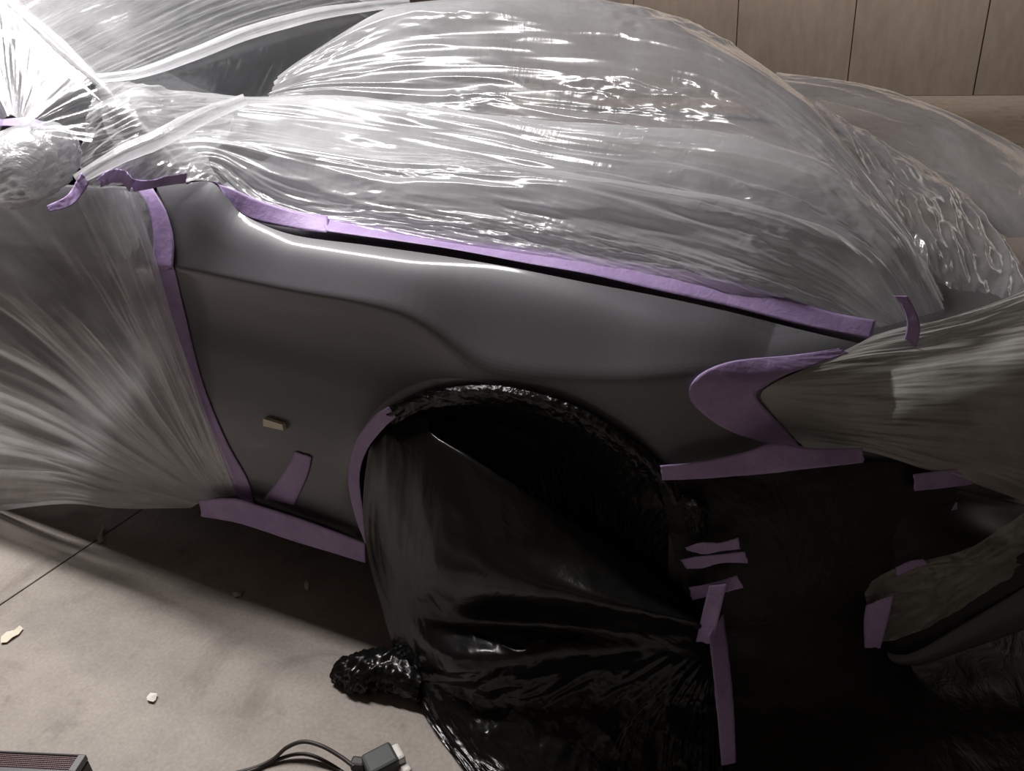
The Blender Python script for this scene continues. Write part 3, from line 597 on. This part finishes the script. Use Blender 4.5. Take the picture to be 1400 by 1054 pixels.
# black sheet over the bumper side down to the floor
BUM = [
    ('S', [(897, 648, .008), (960, 652, .008), (1050, 645, .008), (1120, 638, .008), (1185, 632, .008), (1240, 634, .008), (1300, 645, .008)]),
    ('S', [(908, 690, .016), (985, 690, .016), (1060, 685, .016), (1130, 682, .016), (1195, 680, .016), (1250, 682, .016), (1310, 690, .016)]),
    ('S', [(922, 760, .018), (1000, 758, .018), (1070, 752, .018), (1140, 745, .018), (1200, 738, .018), (1255, 735, .018), (1308, 735, .018)]),
    ('S', [(945, 830, .02), (1015, 826, .02), (1080, 820, .02), (1140, 812, .02), (1185, 800, .02), (1230, 785, .02), (1290, 765, .02)]),
    ('S', [(975, 880, .03), (1025, 885, .03), (1085, 885, .03), (1140, 885, .03), (1185, 885, .03), (1260, 885, .03), (1440, 845, .03)]),
    ('Z', [(988, 950, .09), (1035, 955, .09), (1095, 955, .09), (1150, 955, .085), (1210, 955, .08), (1340, 945, .07), (1500, 925, .06)]),
    ('Z', [(1000, 1010, .04), (1050, 1015, .04), (1110, 1015, .04), (1170, 1015, .035), (1240, 1015, .03), (1370, 1008, .03), (1560, 1000, .03)]),
    ('Z', [(1008, 1075, .006), (1060, 1080, .006), (1120, 1080, .006), (1190, 1080, .006), (1270, 1080, .006), (1400, 1075, .006), (1620, 1065, .006)])]
P = loft(BUM, 140, 140, lambda U, V: .008*(ridge(U*6, V*4, 191, 3)-.5)+.010*(fbm(U*5, V*5, 193, 3)-.5)); P[..., 2] = np.maximum(P[..., 2], .002)
sheet('black_plastic', P, MBLK, 'dull black plastic hung from the bumper seam to the floor, right of the liner')
P = loft([[(925, 672, .0), (935, 690, -.004), (940, 720, -.002), (950, 742, .0)], [(940, 680, -.015), (952, 692, -.02), (955, 712, -.015), (958, 735, -.006)], [(955, 690, .01), (968, 697, .012), (964, 712, .012), (962, 735, .01)]], 40, 60, d_crum(.014, 201, 5))
sheet('plastic_scrap', P, black_plastic('shiny_scrap', .008, .1, .7, (40, 40)), 'small shiny crumple of black plastic at the front of the wheel arch', 'plastic')
RIM = [('S', [(526, 560, .012), (570, 538, .012), (640, 527, .012), (705, 531, .012), (782, 553, .012), (852, 592, .011), (905, 634, .010), (935, 672, .01)]),
       ('S', [(530, 569, .02), (573, 548, .022), (641, 538, .022), (703, 542, .022), (777, 563, .02), (845, 601, .018), (896, 645, .016), (925, 690, .014)]),
       [(538, 580, .0), (578, 560, -.004), (641, 552, -.006), (700, 556, -.006), (770, 576, -.004), (836, 612, 0), (884, 655, .008), (915, 705, .014)]]
P = loft(RIM, 26, 300, lambda U, V: .007*(ridge(V*22, U*1.6, 221, 3)-.6))
sheet('black_plastic', P, black_plastic('black_rim_plastic', .01, .2, .4, (20, 20)), 'narrow strip of wrinkled black plastic stuck round the top of the wheel arch')
# see-through piece over the lower intake
INT = [[(1180, 800, .185), (1225, 775, .205), (1280, 762, .23), (1330, 745, .26), (1400, 700, .32)], [(1185, 830, .18), (1235, 815, .20), (1290, 795, .225), (1340, 775, .255), (1400, 745, .31)], [(1190, 878, .20), (1240, 868, .22), (1300, 838, .25), (1360, 800, .28), (1410, 775, .32)]]
P = loft(INT, 50, 80, d_crum(.010, 211, 5))
film_sheet('plastic_film', P, film('clear_film_intake', .4, .3, (30, 30), .5, col=(.7, .68, .6), gl=.2, crumple=.4), 'torn flap of smoky film over the lower bumper intake at the right')

# ------------------------------------------------------------------ purple tape
def tape(A, B, label, dep=None, off=.006, n=60, wig=.0012, group=None, nv=8, seed=0, torn=True):
    """A, B: the two long edges in pixels; dep: None -> on the car's side, else a list of Y (or ('Z', list)) along the strip"""
    a = even(np.array(A, float), n); b = even(np.array(B, float), n); f = np.linspace(0, 1, nv)
    G = a[:, None]*(1-f[None, :, None]) + b[:, None]*f[None, :, None]
    if torn:
        ax = (G[-1]-G[0]).mean(0); ax /= np.linalg.norm(ax)
        for e_, s_ in ((0, -1), (-1, 1)): G[e_] += s_*ax*(1.8*np.random.default_rng(seed+5+e_).random(nv)[:, None]-.9)
    if dep is None: P = onS(G[..., 0], G[..., 1], off)
    else:
        zm = isinstance(dep, tuple); dd = np.array(dep[1] if zm else dep, float)
        d = cr(dd, n)[:, None]*np.ones((1, nv)) if dd.ndim == 1 else cr(dd[:, 0], n)[:, None]*(1-f)+cr(dd[:, 1], n)[:, None]*f
        P = atZ(G[..., 0], G[..., 1], d) if zm else atY(G[..., 0], G[..., 1], d-off)
    U, V = np.meshgrid(np.linspace(0, 1, n), f, indexing='ij')
    P = P + normals(P)*(wig*(ridge(U*9+V, V*1.5, 301+seed, 3)-.3))[..., None]
    o = grid('masking_tape', P, MT, None, .0004); return tag(o, label, 'tape', group)
tape([(284, 248), (318, 258), (350, 272), (400, 288), (448, 296)], [(296, 249), (318, 284), (345, 301), (400, 312), (450, 319)], 'purple tape curving round the rear corner of the bonnet opening', [(.105, .098), (.110, .098), (.116, .098), (.126, .10), (.14, .10)], off=.0, seed=1)
tape([(440, 294), (600, 324), (720, 339), (850, 357), (950, 373), (1050, 399), (1130, 425), (1198, 438)], [(445, 316), (600, 338), (720, 360), (800, 374), (900, 397), (1000, 420), (1100, 446), (1190, 464)], 'long purple tape strip along the bonnet edge from windscreen to headlamp', [(.15, .098), (.15, .098), (.15, .10), (.15, .102), (.16, .11), (.175, .13), (.20, .16), (.235, .21)], off=.0, n=160, wig=.0008, seed=2)
tape([(186, 258), (203, 285), (210, 325), (207, 372)], [(206, 252), (228, 290), (238, 330), (237, 366)], 'brightly lit wide purple tape at the top of the door gap', off=.006, wig=.0015, seed=3)
tape([(207, 368), (226, 430), (248, 500), (272, 560), (300, 620), (324, 678)], [(238, 366), (252, 425), (276, 520), (308, 600), (338, 655), (348, 690)], 'long shaded purple tape down the lower door gap', off=.0025, n=90, wig=.0006, seed=4)
tape([(272, 683), (320, 681), (352, 690), (420, 712), (499, 742)], [(276, 706), (330, 716), (400, 739), (450, 754), (499, 769)], 'purple tape along the rocker sill below the fender', [.0, .0, .005, .005, .005], off=.012, n=80, wig=.002, seed=5)
tape([(403, 617), (386, 648), (360, 683)], [(426, 624), (420, 650), (402, 690)], 'wide purple tape patch over the fender side vent', off=.003, n=30, wig=.0006, seed=6)
tape([(499, 742), (484, 700), (476, 650), (485, 606), (510, 570), (532, 555)], [(507, 742), (497, 700), (492, 650), (502, 615), (526, 584), (542, 570)], 'dark purple tape following the wheel arch edge', [-.006]*3+[-.008]*3, off=.008, n=120, seed=7)
tape([(1145, 477), (1080, 486), (1000, 494), (955, 513), (942, 540), (962, 566), (1000, 590), (1050, 606)], [(1160, 482), (1110, 500), (1075, 512), (1045, 528), (1034, 540), (1050, 562), (1075, 588), (1100, 618)], 'wide purple tape hooked round the corner of the headlamp', off=.008, n=120, nv=14, wig=.002, seed=8)
tape([(903, 636), (960, 630), (1020, 617), (1060, 605), (1110, 612), (1178, 612)], [(906, 656), (960, 654), (1050, 647), (1090, 642), (1130, 638), (1181, 632)], 'purple tape along the bumper seam below the headlamp', [.0, .01, .035, .05, .08, .14], off=.012, n=80, wig=.002, seed=9)
tape([(176, 244), (205, 246), (230, 240), (256, 236)], [(184, 262), (206, 258), (232, 252), (254, 250)], 'purple tape tab at the fender top beside the mirror', [.03, .04, .06, .075], off=.03, n=40, wig=.004, seed=10)
tape([(132, 246), (150, 232), (170, 232), (186, 246)], [(140, 256), (152, 250), (168, 250), (178, 262)], 'twisted purple tape knot between the mirror and the fender', [.0, .01, .02, .02], off=.03, n=40, wig=.006, seed=11)
tape([(1222, 404), (1234, 420), (1240, 445), (1234, 470)], [(1240, 404), (1252, 425), (1258, 448), (1254, 474)], 'short upright purple tape at the front end of the bonnet film', [.215, .215, .215, .22], off=.02, n=30, seed=12)
tape([(1248, 648), (1290, 643), (1330, 639)], [(1250, 671), (1290, 667), (1328, 662)], 'short level purple strip holding film to black plastic on the bumper', off=.034, n=30, seed=14)
tape([(1308, 686), (1309, 700), (1311, 714)], [(1306, 687), (1300, 698), (1297, 706)], 'tiny torn purple tape triangle below the bumper strip', off=.034, n=14, seed=15)
tape([(937, 748), (960, 741), (985, 741), (1010, 734)], [(940, 752), (962, 757), (985, 753), (1012, 750)], 'purple tape strip across the liner seam, uppermost of three', [.0, .0, .01, .02], off=.02, n=30, wig=.003, seed=16)
tape([(930, 765), (955, 760), (985, 757), (1018, 753)], [(940, 777), (960, 776), (988, 769), (1023, 769)], 'purple tape strip across the liner seam, middle of three', [.0, .0, .01, .02], off=.022, n=30, wig=.003, seed=17)
tape([(942, 802), (970, 797), (1008, 786)], [(946, 820), (972, 814), (1016, 803)], 'purple tape strip across the liner seam, lowest of three', [.0, .005, .015], off=.022, n=30, wig=.003, seed=18)
tape([(970, 800), (960, 840), (952, 876)], [(994, 798), (984, 840), (974, 880)], 'slanting purple tape holding the bin liner to the black sheet', [.0, -.01, -.02], off=.03, n=30, wig=.003, seed=19)
tape([(968, 868), (974, 920), (980, 980), (986, 1046)], [(988, 838), (996, 900), (1002, 960), (1006, 1042)], 'long purple tape running down the front seam of the bin liner to the floor', ('Z', [.335, .245, .15, .055]), n=70, wig=.003, seed=20)
tape([(1184, 826), (1181, 850), (1182, 885)], [(1222, 812), (1214, 846), (1204, 884)], 'purple tape folded over the end of the lower bumper intake', [.175, .175, .19], off=.014, n=30, wig=.005, seed=21)
tape([(1224, 775), (1245, 766), (1262, 764)], [(1226, 788), (1246, 778), (1268, 770)], 'small purple tape piece on top of the smoky intake film', [.195, .205, .215], off=.014, n=20, wig=.003, seed=22)
tape([(-40, 168), (0, 164), (40, 162), (64, 170)], [(-40, 177), (0, 173), (36, 174), (58, 179)], 'purple tape band across the top of the wrapped mirror', [(.02, -.04), (.02, -.04), (.02, -.04), (.03, -.02)], off=.0, n=40, wig=.003, seed=23)
tape([(62, 282), (90, 268), (106, 246), (112, 236)], [(66, 290), (96, 282), (116, 262), (122, 250)], 'purple tape sealing the lower rim of the wrapped mirror', [-.12, -.08, -.04, -.02], off=.03, n=40, wig=.004, seed=24)

# ------------------------------------------------------------------ small things
# cream stub stuck on the fender
P0 = onS(np.array([364., 390., 392., 364.]), np.array([570., 578., 586., 580.]), 0)
bm = bmesh.new(); lo_ = [bm.verts.new(p) for p in P0]; hi_ = [bm.verts.new(p+np.array([0.002, -.012, .002])) for p in P0]
bm.faces.new(hi_); bm.faces.new(lo_[::-1])
for i in range(4): bm.faces.new((lo_[i], lo_[(i+1) % 4], hi_[(i+1) % 4], hi_[i]))
bmesh.ops.recalc_face_normals(bm, faces=bm.faces[:]); tag(bmobj('foam_stub', bm, MCREAM), 'small cream stub stuck on the bare fender above the purple vent patch', 'stub')
def scrap(pts, label, m, seed):
    c = np.mean(pts, 0); n = len(pts); r = np.random.default_rng(seed)
    W = atZ(np.array([p[0] for p in pts], float), np.array([p[1] for p in pts], float), np.full(n, .003))
    bm = bmesh.new(); c3 = W.mean(0)+[0, 0, .006]; cv = bm.verts.new(c3); vs = []
    for p in W: vs.append(bm.verts.new(p+np.array([0, 0, .005*r.random()])))
    for i in range(n): bm.faces.new((cv, vs[i], vs[(i+1) % n]))
    o = bmobj('paper_scrap', bm, m); s = o.modifiers.new('s', 'SOLIDIFY'); s.thickness = .001
    return tag(o, label, 'scrap')
MPAP = mat('paper', (.75, .70, .56), .8); MPW = mat('paper_white', (.80, .77, .72), .8)
scrap([(2, 872), (10, 866), (20, 862), (28, 857), (32, 860), (26, 868), (18, 873), (10, 879), (2, 880)], 'cream torn paper strip on the concrete at the left edge', MPAP, 1)
scrap([(201, 954), (206, 948), (216, 950), (213, 957), (210, 961), (202, 959)], 'small white torn paper flake on the open floor', MPW, 2)
scrap([(133, 737), (138, 728), (141, 718), (143, 724), (141, 733), (142, 741), (136, 744)], 'thin translucent shred on the floor joint', mat('shred', (.5, .47, .42), .4), 3)
scrap([(416, 800), (420, 794), (423, 800), (421, 808), (417, 806)], 'tiny pale flake in the shadow under the car', MPW, 4)
scrap([(318, 812), (326, 807), (333, 808), (330, 815), (321, 817)], 'small grey shred at the edge of the car shadow', mat('shred_grey', (.4, .37, .33), .5), 5)
# plug adapter with cable
def tube(pts, r, name, m, parent=None):
    cu = bpy.data.curves.new(name, 'CURVE'); cu.dimensions = '3D'; cu.bevel_depth = r; cu.bevel_resolution = 3; sp = cu.splines.new('POLY')
    Q = cr(np.array(pts), 80); sp.points.add(len(Q)-1)
    for p, q in zip(sp.points, Q): p.co = (*q, 1)
    o0 = bpy.data.objects.new('tmp', cu); me = bpy.data.meshes.new_from_object(o0); bpy.data.objects.remove(o0)
    return link(name, me, m, parent)
MCAB = mat('cable_rubber', (.035, .028, .024), .5); MADP = mat('adapter_grey', (.055, .062, .062), .55); MWH = mat('white_plastic', (.75, .72, .68), .45)
pt = lambda *a: [atZ(float(x), float(y), z) for x, y, z in a]
ca_ = tube(pt((230, 1075, .006), (330, 1055, .006), (370, 1040, .01), (392, 1022, .03), (415, 1014, .045), (440, 1020, .045), (465, 1034, .035), (484, 1048, .03)), .0042, 'cable', MCAB); tag(ca_, 'brown black cable arching up to the grey plug adapter', 'cable')
ca_ = tube(pt((230, 1079, .006), (330, 1058, .006), (375, 1040, .006), (405, 1031, .012), (430, 1034, .012), (460, 1050, .006), (490, 1072, .005)), .0038, 'cable', MCAB); tag(ca_, 'thin cable lying flat below the arched cable', 'cable')
ad = empty('plug_adapter', tuple(atZ(522., 1046., 0.)), 'dark grey cube plug adapter with a white plug on the floor', 'plug')
def obox(c, sx, sy, sz, rz, m, name, bev):
    bm = box(-sx/2, sx/2, -sy/2, sy/2, 0, sz, bev=bev); o = bmobj(name, bm, m, None, False); o.parent = ad
    o.location = Vector(c)-ad.location; o.rotation_euler = (0, 0, rz); return o
obox(atZ(524., 1058., 0.), .062, .052, .050, radians(58), MADP, 'body', .006)
obox(atZ(545., 1048., 0.)+np.array([0, 0, .012]), .026, .04, .032, radians(58), MWH, 'plug', .006)
obox(atZ(556., 1062., 0.)+np.array([0, 0, .005]), .022, .022, .022, radians(58), MWH, 'plug', .005)
obox(atZ(493., 1056., 0.)+np.array([0, 0, .012]), .03, .022, .024, radians(15), MCAB, 'cable_boot', .005)
# mesh fronted box at the bottom left
A0, B0 = atZ(118., 1031., .12), atZ(-120., 1020., .12)
ux = (B0-A0); ux[2] = 0; Lx = np.linalg.norm(ux); ux /= Lx; uy = np.array([-ux[1], ux[0], 0]); 
if uy @ (CAM-A0) < 0: uy = -uy
hb = empty('heater', (A0[0], A0[1], 0), 'black metal heater box with a reddish mesh grille on the floor, bottom left', 'heater')
def fr(p): return Matrix(((ux[0], uy[0], 0, A0[0]), (ux[1], uy[1], 0, A0[1]), (0, 0, 1, 0), (0, 0, 0, 1)))
def hpart(name, bm, m):
    bmesh.ops.transform(bm, matrix=fr(0), verts=bm.verts); bmesh.ops.recalc_face_normals(bm, faces=bm.faces[:]); return child(bmobj(name, bm, m), hb)
hpart('housing', box(.0, Lx, .0, .16, .0, .105, bev=.004), mat('heater_black', (.012, .012, .012), .45))
MFR = mat('heater_frame', (.10, .10, .105), .4)
for bx_ in ((.0, Lx, .0, .004), (.0, .016, .0, .16), (.0, Lx, .034, .05), (.0, Lx, .15, .16)): hpart('frame_bar', box(bx_[0], bx_[1], bx_[2], bx_[3], .105, .12, bev=.002), MFR)
bm = bmesh.new(); MG = mat('grille_wire', (.16, .09, .09), .5)
for k in range(int(Lx/.004)):
    b_ = box(k*.004, k*.004+.0016, .004, .034, .114, .1156); me = bpy.data.meshes.new('t'); b_.to_mesh(me); b_.free(); bm.from_mesh(me); bpy.data.meshes.remove(me)
for k in range(8):
    b_ = box(.016, Lx, .005+k*.004, .0064+k*.004, .1156, .117); me = bpy.data.meshes.new('t'); b_.to_mesh(me); b_.free(); bm.from_mesh(me); bpy.data.meshes.remove(me)
g_ = hpart('grille', bm, MG); g_['kind'] = 'stuff'
